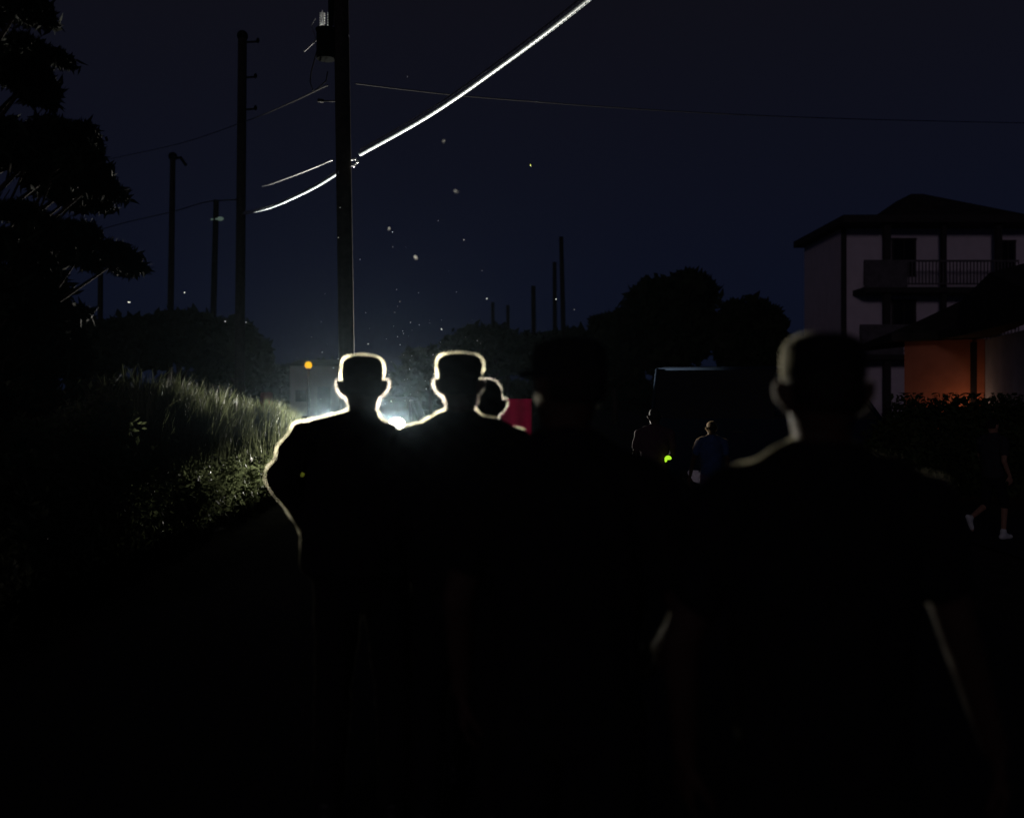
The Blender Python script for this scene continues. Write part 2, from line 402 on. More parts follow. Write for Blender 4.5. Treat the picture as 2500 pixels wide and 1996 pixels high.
man_e = person('nearest and most blurred man, at the right, yellow light edging his cap and ear', at(2010, 0, 2.0), 0, .983, seed=5, skin='skin_shaded', ears=1.3, tees=True, t=.0022,
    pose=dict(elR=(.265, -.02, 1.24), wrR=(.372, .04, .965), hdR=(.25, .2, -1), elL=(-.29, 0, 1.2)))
kid_a = person('child in a blue shirt under the van, orange light ringing the head, arm hanging', at(1737, 0, 12), .1, .735, cap=False, seed=6, vox=.009, jacket='cloth_blue', legs='shorts', skin='skin_shaded', shorts=True, tees=True, fz='far', shoe='shoe_white',
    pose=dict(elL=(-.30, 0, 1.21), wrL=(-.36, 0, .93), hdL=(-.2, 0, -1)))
kid_b = person('child in a grey shirt wearing a bright green glowing wristband', at(1598, 0, 11), 0, .83, cap=False, seed=7, vox=.009, jacket='cloth_pink', legs='shorts', skin='skin_shaded', shorts=True, tees=True, fz=False, shoe='shoe_white',
    pose=dict(elR=(.25, .02, 1.22), wrR=(.165, .22, 1.15), hdR=(-.2, 1, .1)))
kid_c = person('child at the far right stepping away, bare leg and white shoe showing', at(2424, 0, 11.5), -1.1, .76, cap=False, seed=8, vox=.009, jacket='cloth_grey', legs='cloth_black', skin='skin', shorts=True, tees=True, fz=False, shoe='shoe_white',
    pose=dict(knL=(-.10, -.04, .50), anL=(-.12, -.36, .32), ftL=(0, .5, -1), knR=(.11, .12, .52), anR=(.12, .08, .10), elL=(-.30, .10, 1.24), wrL=(-.22, .30, 1.15), elR=(.28, -.12, 1.2), wrR=(.3, -.02, .98)))

# glowing wristband worn by the child
wb = MB(); wp = Vector((.165, .22, 1.15)) * .83 + Vector(at(1598, 0, 11))
wp = PX(1630, 1123, 10.84)
wb.tube([wp + Vector((.030 * math.cos(a) + .008, .012 * math.sin(a), .026 * math.sin(a))) for a in [R(25) + R(190) * k / 12 for k in range(13)]], [.008 + .013 * math.sin(math.pi * min(1, k / 9)) + .004 for k in range(13)], 8)
tag(wb.build('glow_wristband', M['green'], None, True), 'bright green glowing wristband on the wrist of the child in grey', 'wristband')

# ------------------------------------------------------------------ vehicles
def wheel(par, x, y, r=.34, wd=.22):
    t = MB()
    prof = [(-wd / 2, r * .62), (-wd / 2, r * .93), (-wd / 2 + .03, r), (wd / 2 - .03, r), (wd / 2, r * .93), (wd / 2, r * .62), (-wd / 2, r * .62)]
    t.loft([[(x + a, y + q * math.cos(u), r + q * math.sin(u)) for u in [2 * math.pi * k / 24 for k in range(24)]] for a, q in prof], False)
    w_ = t.build('wheel', M['tyre'], par, True)
    m = MB(); sd = 1 if x > 0 else -1
    m.loft([[(x + a, y + q * math.cos(u), r + q * math.sin(u)) for u in [2 * math.pi * k / 24 for k in range(24)]] for a, q in ((-.08, r * .6), (.08, r * .6))])
    for k in range(5):
        u = 2 * math.pi * k / 5
        m.box((x + sd * .09, y + r * .3 * math.cos(u), r + r * .3 * math.sin(u)), (.03, r * .5, .05), Matrix.Rotation(u, 3, 'X'))
    m.build('rim', M['steel'], w_)

def section(hw, z0, z1, y, tum=.0, n=6):
    """closed cross-section of a car body at station y, rounded shoulders"""
    pts = []
    prof = [(hw * .90, z0), (hw * .99, z0 + .10), (hw, z0 + (z1 - z0) * .5), (hw * (.985 - tum * .4), z0 + (z1 - z0) * .85), (hw * (.93 - tum), z1 - .02), (hw * (.80 - tum), z1)]
    for x, z in prof: pts.append((x, y, z))
    for x, z in reversed(prof): pts.append((-x, y, z))
    return pts

def vehicle(name, loc, rz, label, cat, paint, hw=.92, L=4.6, hood=1.0, roofz=1.62, van=False, lit=False):
    root = thing(name, loc, label, cat, rz)      # faces -y
    b = MB()
    if van:
        st = [(-L / 2, .30, .72), (-L / 2 + .06, .28, .95), (-L / 2 + .85, .26, hood + .1), (-L / 2 + .95, .26, hood + .12), (L / 2 - .1, .26, hood + .12), (L / 2, .30, hood + .05)]
    else:
        st = [(-L / 2, .36, .70), (-L / 2 + .05, .28, hood - .12), (-L / 2 + .35, .24, hood - .03), (-L / 2 + 1.15, .24, hood + .05), (L / 2 - .5, .24, hood + .05), (L / 2 - .05, .28, hood - .02), (L / 2, .36, hood - .1)]
    b.loft([section(hw * (.93 if i in (0, len(st) - 1) else 1), z0, z1, y) for i, (y, z0, z1) in enumerate(st)])
    body = b.build('body', paint, root, True)
    m = body.modifiers.new('e', 'EDGE_SPLIT'); m.split_angle = R(35)
    g = MB()
    a0, a1 = (-L / 2 + .75, -L / 2 + 1.35) if van else (-L / 2 + 1.05, -L / 2 + 1.85)
    e0, e1 = (L / 2 - .06, L / 2 - .14) if van else (L / 2 - .15, L / 2 - .75)
    base = hood + (.10 if van else .03)
    low = [(-hw * .92, a0), (hw * .92, a0), (hw * .92, e0), (-hw * .92, e0)]; top = [(-hw * .74, a1), (hw * .74, a1), (hw * .74, e1), (-hw * .74, e1)]
    g.loft([[(x, y, base) for x, y in low], [(x, y, roofz - .05) for x, y in top]])
    g.build('windows', M['glass'], root, False)
    r = MB(); r.loft([[(x * 1.02, y + (.0), roofz - .055) for x, y in top], [(x * 1.0, y, roofz - .02) for x, y in top], [(x * .85, y * .93, roofz + .012) for x, y in top]])
    for sgn in (-1, 1):
        for (l, t) in zip(low, top):
            if (l[0] > 0) == (sgn > 0): r.tube([(l[0] * 1.005, l[1], base - .02), (t[0] * 1.01, t[1], roofz - .03)], .035, 6)
        r.box((sgn * hw * .84, .1, (base + roofz) / 2), (.05, .09, roofz - base - .08), Matrix.Rotation(sgn * -.32, 3, 'Y'))
    r.build('roof', paint, root, True)
    for yy in (-L / 2 - .03, L / 2 + .02): bp = MB(); bp.box((0, yy, .47), (hw * 1.86, .14, .22)); bp.build('bumper', M['plastic'], root, bevel=.03)
    gr = MB()
    for k in range(4): gr.box((0, -L / 2 - .012, .66 + k * .055), (hw * .9, .05, .018))
    gr.box((0, -L / 2 + .02, .745), (hw * .95, .03, .24)); gr.build('grille', M['plastic'], root)
    for sd in (-1, 1):
        wheel(root, sd * (hw - .12), -L / 2 + .85); wheel(root, sd * (hw - .12), L / 2 - .9)
        h = MB(); c = Vector((sd * hw * .70, -L / 2 - .02, .96 + .10 if lit else .80))
        h.loft([[c + Vector(((.15 if lit else .115) * q * math.cos(u), a, (.13 if lit else .085) * q * math.sin(u))) for u in [2 * math.pi * k / 20 for k in range(20)]] for a, q in ((.08, 1.1), (-.01, 1.08), (-.03, 1.0), (-.055, .8), (-.065, .4))])
        h.build('headlight', M['headlamp'] if lit else M['glass'], root, True)
        if lit:
            ld = bpy.data.lights.new('headlight_beam', 'SPOT'); ld.energy = LAMP_POWER; ld.color = LAMP_COL
            ld.spot_size = R(130.6); ld.spot_blend = .05; ld.shadow_soft_size = .05
            lo = bpy.data.objects.new('headlight_beam', ld); C.objects.link(lo); lo.parent = root
            lo.location = c + Vector((0, -.16, 0)); lo.rotation_euler = Vector(((.35 if sd > 0 else 0) * math.cos(R(65.7)), -math.cos(R(65.7)), math.sin(R(65.7)))).to_track_quat('-Z', 'Y').to_euler()
            if sd > 0:
                l2 = bpy.data.lights.new('shrub_fill', 'SPOT'); l2.energy = LAMP_POWER * .5; l2.color = LAMP_COL; l2.spot_size = R(17.5); l2.spot_blend = 1.0; l2.shadow_soft_size = .05  # extra spot added at one headlight to brighten the far shrubs
                o2 = bpy.data.objects.new('shrub_fill', l2); C.objects.link(o2); o2.parent = root; o2.location = c + Vector((0, -.16, 0))
                o2.rotation_euler = (Vector((-3.75, 14.6, .92)) - Vector(loc) - o2.location).to_track_quat('-Z', 'Y').to_euler()
        mi = MB(); mi.ell((sd * (hw + .09), -L / 2 + 1.45, base + .08), (.10, .05, .075)); mi.tube([(sd * hw * .93, -L / 2 + 1.45, base), (sd * (hw + .05), -L / 2 + 1.45, base + .05)], .02, 6)
        mi.build('mirror', M['plastic'], root, True)
        for yy in (-.25, .75): hd = MB(); hd.box((sd * (hw + .012), yy, hood - .12), (.03, .17, .028)); hd.build('door_handle', M['plastic'], root, bevel=.006)
    return root

CAR_Y = 22.3
# right headlight of the pair shows at px 968
vehicle('car', (PX(968, 0, 20).x - .64, CAR_Y, 0), 0, 'dark car with headlights on, facing the camera behind the two capped men', 'car', M['carpaint'], lit=True, roofz=1.58)  # car and hidden second headlight assumed around the one seen light
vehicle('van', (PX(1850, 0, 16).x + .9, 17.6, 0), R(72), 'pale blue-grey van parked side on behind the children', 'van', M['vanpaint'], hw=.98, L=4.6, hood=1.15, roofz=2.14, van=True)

# ------------------------------------------------------------------ utility poles
def pole(pxt, pyt, pxb, Y, r0, r1, label, arms=(), group='wooden utility poles'):
    base = PX(pxb, 0, Y); root = thing('utility_pole', (base.x, Y, 0), label, 'utility pole', 0, group)
    t = PX(pxt, pyt, Y); z = t.z; dx = t.x - base.x; tp = Vector((dx, 0, z))
    m = MB(); n = 14; pts = [Vector((dx * k / n, 0, -.3 + (z + .3) * k / n)) for k in range(n + 1)]
    m.tube(pts, [r0 + (r1 - r0) * k / n for k in range(n + 1)], 14)
    m.build('post', M['pole'], root, True)
    return root, tp

PY = 16.0
p1, p1t = pole(829, -250, 852, PY, .128, .118, 'thick dark utility pole carrying the bright cable, nearest of the poles')
def L1(px, py, dy=0): p = PX(px, py, PY + dy); return Vector((p.x - p1.location.x, p.y - p1.location.y, p.z))
# transformer tank with bushings
tk = MB(); c = L1(797, 108)
tk.loft([[(c.x + r * math.cos(a), -.02 + r * math.sin(a), c.z + z) for a in [2 * math.pi * k / 24 for k in range(24)]] for z, r in ((-.26, .12), (-.25, .155), (.20, .155), (.205, .168), (.235, .168), (.245, .13))])
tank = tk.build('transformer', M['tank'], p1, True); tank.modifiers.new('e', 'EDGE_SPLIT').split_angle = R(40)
for (bx, by) in ((787, 56), (806, 55)):
    q = MB(); a = L1(bx, by, .24)
    prof = []
    for k in range(5):
        prof += [(k * .042, .022), (k * .042 + .012, .048), (k * .042 + .022, .042), (k * .042 + .03, .022)]
    prof += [(.20, .035), (.215, .048), (.225, .012), (.27, .010)]
    q.loft([[(a.x + r * math.cos(u), a.y + r * math.sin(u), a.z + z - .06) for u in [2 * math.pi * k / 14 for k in range(14)]] for z, r in prof])
    q.build('bushing', M['porcelain'], tank, True)
br = MB()
for zz in (.12, -.16): br.box((c.x / 2 + .0, 0, c.z + zz), (abs(c.x), .06, .05))
br.tube([L1(772, 98), L1(742, 126)], .012, 6); br.tube([L1(772, 98), L1(760, 62), L1(770, 45)], .008, 6)
br.build('bracket', M['steel'], p1)
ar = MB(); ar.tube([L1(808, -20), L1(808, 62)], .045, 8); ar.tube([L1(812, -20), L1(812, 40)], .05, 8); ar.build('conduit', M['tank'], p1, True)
cl = MB(); 
for (x, y, r) in ((868, 388, .020), (873, 395, .024), (864, 404, .026), (880, 377, .028)): cl.ell(L1(x, y, -.05), (r, r, r), n=10, m=6)
cl.tube([L1(852, 392), L1(868, 388, -.05), L1(873, 395, -.05), L1(864, 404, -.05), L1(852, 404)], .012, 6)
cl.build('cable_clamp', M['steel'], p1, True)
lp = MB()
lp.tube([L1(792, 70), L1(775, 120), L1(760, 175), L1(757, 200), L1(764, 222), L1(778, 214), L1(796, 198), L1(800, 175)], .010, 6)
lp.tube([L1(776, 245), L1(790, 247)], .03, 8); lp.tube([L1(790, 247), L1(840, 247)], .012, 6)
lp.build('jumper_wire', M['wire'], p1, True)
p2, p2t = pole(592, 88, 583, 29, .15, .125, 'tall dark pole left of the nearest one, with a bulb-like cap')
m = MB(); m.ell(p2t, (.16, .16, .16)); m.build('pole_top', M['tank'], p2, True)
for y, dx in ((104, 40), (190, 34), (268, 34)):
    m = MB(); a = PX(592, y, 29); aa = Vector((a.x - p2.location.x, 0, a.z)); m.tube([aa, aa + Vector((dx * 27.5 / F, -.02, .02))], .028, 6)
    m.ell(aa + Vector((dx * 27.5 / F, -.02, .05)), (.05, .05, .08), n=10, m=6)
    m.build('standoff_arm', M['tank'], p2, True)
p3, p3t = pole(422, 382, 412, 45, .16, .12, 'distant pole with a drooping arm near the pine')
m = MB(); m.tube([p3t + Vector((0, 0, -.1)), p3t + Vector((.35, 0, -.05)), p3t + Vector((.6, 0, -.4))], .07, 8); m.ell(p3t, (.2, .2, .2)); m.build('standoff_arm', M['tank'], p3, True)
p4, p4t = pole(528, 488, 513, 48, .16, .13, 'short distant pole with a faintly glowing fitting, between two taller poles')
m = MB(); q = PX(538, 534, 47.8); q = Vector((q.x - p4.location.x, -.2, q.z)); m.ell(q, (.16, .12, .10)); m.tube([q, Vector((.05, 0, q.z))], .04, 6); m.build('fitting', M['fitting'], p4, True)
pole(246, 560, 243, 50, .15, .12, 'thin dark pole rising under the pine at the left')
pole(1370, 578, 1381, 60, .17, .13, 'tallest of the faint far poles right of the centre')
pole(1354, 640, 1356, 70, .18, .14, 'faint far pole just left of the tallest far one')
pole(1302, 698, 1306, 75, .22, .17, 'faint far pole above the dark far trees, third from the right')
pole(1240, 745, 1241, 90, .20, .16, 'faintest short far pole, its top just over the trees')
pole(1203, 738, 1205, 90, .20, .16, 'short far pole, leftmost of the far group right of centre')

# ------------------------------------------------------------------ wires
def curve_pts(P, n=40):
    """smooth curve through points (Catmull-Rom)"""
    P = [Vector(p) for p in P]; Q = [2 * P[0] - P[1]] + P + [2 * P[-1] - P[-2]]; o = []
    for i in range(1, len(Q) - 2):
        for k in range(n):
            t = k / n; a, b, c_, d = Q[i - 1], Q[i], Q[i + 1], Q[i + 2]
            o.append(.5 * ((2 * b) + (-a + c_) * t + (2 * a - 5 * b + 4 * c_ - d) * t * t + (-a + 3 * b - 3 * c_ + d) * t ** 3))
    return o + [P[-1]]
def cable(pts, r, label, cat='cable', m='sheath', messenger=True, name='overhead_cable'):
    root = thing(name, pts[0], label, cat); o = Vector(pts[0]); pts = [p - o for p in curve_pts(pts)]
    a = MB(); a.tube(pts, r, 12); a.build('sheath', M[m], root, True)
    if messenger:
        b = MB(); b.tube([p + Vector((0, 0, r * 2.1)) for p in pts], r * .32, 8); b.build('messenger_wire', M['steel'], root, True)
        cw = MB(); acc = 0; hel = []
        for i in range(1, len(pts)):
            d = pts[i] - pts[i - 1]
            for q in range(8):
                ph = 2 * math.pi * ((i * 8 + q) / 16); acc += 1
                hel.append(pts[i - 1] + d * q / 8 + Vector((0, math.sin(ph) * r * 1.15, r * .65 + math.cos(ph) * r * 1.85)))
        cw.tube(hel, r * .10, 4); cw.build('lashing', M['steel'], root)
    return root
cable([PX(880, 376, 15.9), PX(1050, 279, 13.6), PX(1240, 147, 11.7), PX(1440, -6, 10.1), PX(1760, -280, 8.3)], .034, 'thick bright white cable rising from the nearest pole to the upper edge')
cable([PX(828, 421, 15.9), PX(760, 462, 18), PX(673, 502, 20.8), PX(625, 516, 23.3), PX(594, 522, 28.9)], .023, 'lit cable sagging from the nearest pole down to the tall pole on its left')
def wire(pts, r, label):
    o = Vector(pts[0]); a = MB(); a.tube([p - o for p in curve_pts(pts, 24)], r, 6)
    ob = a.build('wire', M['wire'], None, True); ob.location = o; return tag(ob, label, 'wire')
wire([PX(120, 420, 50), PX(270, 388, 46), PX(440, 350, 38), PX(600, 296, 27.5), PX(700, 255, 21), PX(800, 208, 16)], .011, 'dark wire climbing from the pine to the nearest pole')
wire([PX(868, 204, 16), PX(1000, 220, 17), PX(1200, 240, 18.5), PX(1650, 272, 22), PX(2100, 291, 27), PX(2620, 303, 34)], .010, 'long dark wire crossing the sky rightwards from the nearest pole')
wire([PX(180, 580, 52), PX(300, 545, 50), PX(420, 517, 46), PX(500, 494, 38), PX(580, 487, 27.5)], .020, 'lower dark wire behind the two far poles at the left')
ob = wire([PX(640, 455, 24), PX(665, 448, 22.5), PX(740, 420, 19), PX(812, 390, 16)], .013, 'thin wire just above the sagging lit cable'); ob.data.materials[0] = M['steel']

# ------------------------------------------------------------------ foliage
def leaf_cloud(lumps, n, size, fuzz=.12, elong=1.6, seed=0, shell=.55):
    """leaf quads scattered through overlapping lumps; returns arrays"""
    g = np.random.default_rng(seed)
    lumps = np.array(lumps, float); vol = np.prod(lumps[:, 3:6], 1) ** .67; pick = g.choice(len(lumps), n, p=vol / vol.sum())
    d = g.normal(size=(n, 3)); d /= np.linalg.norm(d, axis=1)[:, None]
    r = g.uniform(shell, 1.0, n) ** .7 * (1 + fuzz * g.normal(size=n))
    c = lumps[pick, :3] + d * r[:, None] * lumps[pick, 3:6]
    u = g.normal(size=(n, 3)); u /= np.linalg.norm(u, axis=1)[:, None]; v = np.cross(u, g.normal(size=(n, 3))); v /= np.linalg.norm(v, axis=1)[:, None]
    s = size * g.uniform(.5, 1.4, n)[:, None]
    a = c - u * s * elong * .5; b = c + v * s * .35; e = c + u * s * elong * .5; f = c - v * s * .35
    V = np.stack([a, b, e, f], 1).reshape(-1, 3); return V, np.arange(n * 4).reshape(-1, 4)

def tree(base, lumps_px, Y, label, n, size, trunk_r=.18, depth=1.0, seed=0, m='leaf_far', name='tree', group='dark trees along the horizon'):
    """lumps given by where the photograph shows the crown's clumps (px), each with its own depth"""
    g = random.Random(seed); bx = PX(base, 0, Y).x
    root = thing(name, (bx, Y, 0), label, 'tree', 0, group)
    lumps = []
    for (cx, cy, rx, ry) in lumps_px:
        p = PX(cx, cy, Y); k = Y / F; rr = (rx * k, max(rx, ry) * k * depth, ry * k)
        lumps.append((p.x - bx, g.uniform(-.5, .5) * rr[1], p.z, *rr))
        for j in range(5):
            a = g.uniform(0, 6.28); e = g.uniform(-.3, 1.0)
            lumps.append((p.x - bx + math.cos(a) * rr[0] * .75, math.sin(a) * rr[1] * .8, p.z + e * rr[2] * .7, rr[0] * g.uniform(.25, .45), rr[1] * .4, rr[2] * g.uniform(.25, .42)))
    t = MB(); tops = lumps[::6]
    hz = max(l[2] for l in tops) * .8
    t.tube([(0, 0, -.2), (.05, .03, hz * .3), (-.04, 0, hz * .55), (.03, 0, hz)], [trunk_r, trunk_r * .8, trunk_r * .6, trunk_r * .2], 10)
    for l in tops:
        z0 = min(hz * .6, max(.8, l[2] * .55)); t.tube([(0, 0, z0), (l[0] * .5, l[1] * .5, (z0 + l[2]) / 2 + .1), (l[0], l[1], l[2])], [trunk_r * .5, trunk_r * .32, trunk_r * .1], 7)
    t.build('trunk', M['bark'], root, True)
    V, Q = leaf_cloud(lumps, n, size, seed=seed, shell=.15)
    from_arrays('crown', V, Q, M[m], root)
    return root

tree(215, [(205, 830, 70, 50), (150, 850, 60, 60), (260, 860, 60, 60)], 42, 'low rounded dark tree at the left, beside the thin pole', 9000, .34, seed=1)
tree(330, [(310, 830, 75, 55), (380, 840, 60, 60)], 40, 'low dark tree behind the tall grass', 9000, .34, seed=2)
tree(440, [(430, 820, 85, 58), (500, 830, 70, 60)], 41, 'broad dark tree under the drooping pole', 10000, .34, seed=3)
tree(590, [(565, 845, 70, 62), (615, 880, 45, 60), (530, 880, 60, 50)], 38, 'dark round tree standing under the tall pole', 10000, .32, seed=4)
tree(760, [(700, 925, 60, 32), (790, 915, 70, 30), (860, 930, 60, 30)], 85, 'low far trees behind the orange globe lamp', 7000, .55, seed=5)
tree(1050, [(1040, 895, 50, 42), (1010, 920, 40, 35)], 75, 'small dark tree seen between the two capped heads', 7000, .5, seed=6)
tree(1200, [(1180, 845, 75, 50), (1130, 880, 70, 55), (1250, 860, 60, 50)], 70, 'dark far tree over the head of the short-haired person', 12000, .5, seed=7)
tree(1350, [(1330, 870, 80, 52), (1410, 860, 60, 50)], 62, 'dark far tree under the tallest far pole', 10000, .5, seed=8)
tree(1500, [(1495, 820, 50, 52), (1500, 890, 70, 60)], 55, 'small dark tree left of the tall domed one', 9000, .42, seed=9)
tree(1650, [(1640, 740, 105, 62), (1690, 700, 45, 38), (1620, 830, 110, 80), (1700, 800, 60, 70), (1560, 800, 50, 50)], 50, 'tall dark domed tree, the biggest right of centre', 22000, .40, trunk_r=.3, seed=10)
tree(1835, [(1830, 790, 68, 55), (1870, 830, 40, 55), (1800, 850, 50, 60), (1840, 900, 60, 50)], 48, 'dark rounded tree between the domed tree and the balconied house', 14000, .38, seed=11)

g_ = random.Random(77); FL = []
for k in range(170): FL.append((g_.uniform(-75, 78), 105 + g_.uniform(-6, 6), g_.uniform(.6, 2.2), g_.uniform(2, 4.5), 3, g_.uniform(1.2, 2.3)))
V_, Q_ = leaf_cloud(FL, 26000, .9, seed=78, shell=.0)
tag(from_arrays('far_wood', V_, Q_, M['leaf_far']), 'dark far wood running low along the whole horizon', 'wood', kind='stuff')

# the pine at the left edge
def pine():
    Y = 7.0; bx = PX(-120, 0, Y).x
    root = thing('pine_tree', (bx, Y, 0), 'big dark pine reaching in at the left edge of the picture', 'tree')
    cl = [(40, 30, 85, 40), (110, 55, 35, 28), (20, 80, 60, 22), (60, 200, 85, 40), (120, 215, 40, 32), (90, 290, 55, 40), (40, 350, 90, 60), (150, 345, 50, 40), (100, 400, 110, 42),
          (210, 410, 58, 42), (240, 455, 42, 26), (150, 470, 60, 20), (30, 520, 60, 24), (200, 580, 80, 28), (130, 600, 60, 26), (245, 625, 55, 32), (180, 660, 50, 24),
          (60, 600, 60, 30), (40, 700, 75, 60), (110, 740, 70, 45), (150, 790, 60, 40), (30, 820, 90, 70), (10, 920, 90, 90), (100, 880, 80, 60)]
    g = random.Random(3); k = Y / F; lumps = []
    t = MB(); hz = PX(0, -150, Y).z
    t.tube([(0, 0, -.3), (.1, 0, 3), (.05, .1, 6), (.15, 0, hz)], [.20, .16, .11, .04], 12)
    for (cx, cy, rx, ry) in cl:
        p = PX(cx, cy, Y); x = p.x - bx; y = g.uniform(-.4, .4)
        for j in range(7):
            lumps.append((x + g.uniform(-.8, .8) * rx * k, y + g.uniform(-.25, .25), p.z + g.uniform(-.7, .7) * ry * k, rx * k * g.uniform(.25, .5), .18, ry * k * g.uniform(.3, .6)))
        z0 = max(1.0, p.z - .5 * abs(x) - .2)
        t.tube([(0.05, 0, z0), (x * .5, y * .5, (z0 + p.z) / 2 - .05), (x, y, p.z)], [.028, .018, .006], 7)
        t.tube([(x * .55, y * .5, (z0 + p.z) / 2), (x * .8, y - .2, p.z - .1 * g.random()), (x * 1.05, y - .2, p.z + .15)], [.010, .007, .003], 6)
    t.build('trunk', M['bark'], root, True)
    V, Q = leaf_cloud(lumps, 90000, .042, .34, elong=3.0, seed=5, shell=.05)
    from_arrays('crown', V, Q, M['needle'], root)
pine()

# roadside bank: a row of shrubs with tall grass over it, running away from the camera on the left
def bank_x(y): return -3.05 - .0375 * y
def bush(y, h, wd, label, n, seed):
    x = bank_x(y) - wd * .55
    root = thing('shrub', (x, y, 0), label, 'shrub', 0, 'shrubs along the roadside')
    g = random.Random(seed); L = [(0, 0, h * .45, wd * .55, wd * .75, h * .5)]
    for k in range(14):
        a = g.uniform(0, 6.28); q = g.uniform(.3, 1)
        L.append((math.cos(a) * wd * .5 * q, math.sin(a) * wd * .85 * q, h * g.uniform(.15, .9), wd * g.uniform(.12, .25), wd * g.uniform(.15, .3), h * g.uniform(.12, .2)))
    t = MB()
    for l in L[1:]: t.tube([(l[0] * .1, l[1] * .1, 0), (l[0] * .5, l[1] * .5, l[2] * .5), (l[0], l[1], l[2])], [.018, .012, .005], 5)
    t.build('stem', M['bark'], root)
    V, Q = leaf_cloud(L, n, .045, elong=1.8, seed=seed, shell=.3)
    V[:, 2] = np.maximum(V[:, 2], .01)
    from_arrays('foliage', V, Q, M['shrub'], root)
for i, (y, h, wd, lb) in enumerate([(6.6, 1.75, 1.5, 'nearest dark shrub of the bank at the left edge'), (8.3, 1.75, 1.4, 'dim shrub under the faint grass, second from the camera'),
        (10.0, 1.7, 1.4, 'dim brown-lit shrub at the middle of the bank'), (11.7, 1.6, 1.3, 'yellow-lit shrub, third from the far end of the bank'),
        (13.3, 1.45, 1.2, 'pale lit shrub low beside the left man\'s elbow'), (14.8, 1.25, 1.1, 'brightest shrub, at the far end of the bank'), (16.3, 1.05, 1.0, 'low farthest shrub almost hidden by the left man')]):
    bush(y, h, wd, lb, 17000, 40 + i)
def grass(name, n, ys, hs, xoff, label, seed, m='blade', z0=.0, per=16):
    g = np.random.default_rng(seed); T = n // per
    ty = g.uniform(ys[0], ys[1], T); tx = bank_x(ty) - np.abs(g.normal(0, xoff, T)) + .05
    fr = (ty - ys[0]) / (ys[1] - ys[0]); tH = (hs[0] + (hs[1] - hs[0]) * fr) * g.uniform(.74, 1.0, T)
    y = np.repeat(ty, per) + g.normal(0, .03, T * per); x = np.repeat(tx, per) + g.normal(0, .03, T * per); n = T * per
    H = np.repeat(tH, per) * g.uniform(.86, 1.0, n); Ln = (z0 * g.uniform(.55, 1.15, n)); b0 = np.maximum(0, H - Ln)
    tl = np.repeat(g.normal(0, .12, (T, 2)), per, 0); lean = tl + g.normal(.0, .22, (n, 2)); w = g.uniform(.004, .010, n); th = g.uniform(0, 6.28, n)
    px_, py_ = np.cos(th) * w, np.sin(th) * w; V = []
    for s in (0, .35, .7, 1.0):
        cx = x + lean[:, 0] * Ln * s ** 1.8; cy = y + lean[:, 1] * Ln * s ** 1.8; cz = b0 + (H - b0) * s * (1 - .10 * s * np.abs(lean[:, 0])); ww = (1 - s * .85)
        V.append(np.stack([cx - px_ * ww, cy - py_ * ww, cz], 1)); V.append(np.stack([cx + px_ * ww, cy + py_ * ww, cz], 1))
    V = np.stack(V, 1).reshape(-1, 3); o = np.arange(n)[:, None] * 8
    Q = np.concatenate([np.concatenate([o + 2 * k, o + 2 * k + 1, o + 2 * k + 3, o + 2 * k + 2], 1) for k in range(3)])
    return tag(from_arrays(name, V, Q, M[m]), label, 'grass', kind='stuff')
grass('tall_grass', 10000, (9.3, 17.0), (2.05, 1.5), .40, 'tall grass blades rising over the roadside shrubs, lit at the far end', 9, z0=.40)
grass('verge_grass', 9000, (4.0, 18.0), (.22, .16), .8, 'short grass at the foot of the shrubs', 10, m='dry', z0=.3)

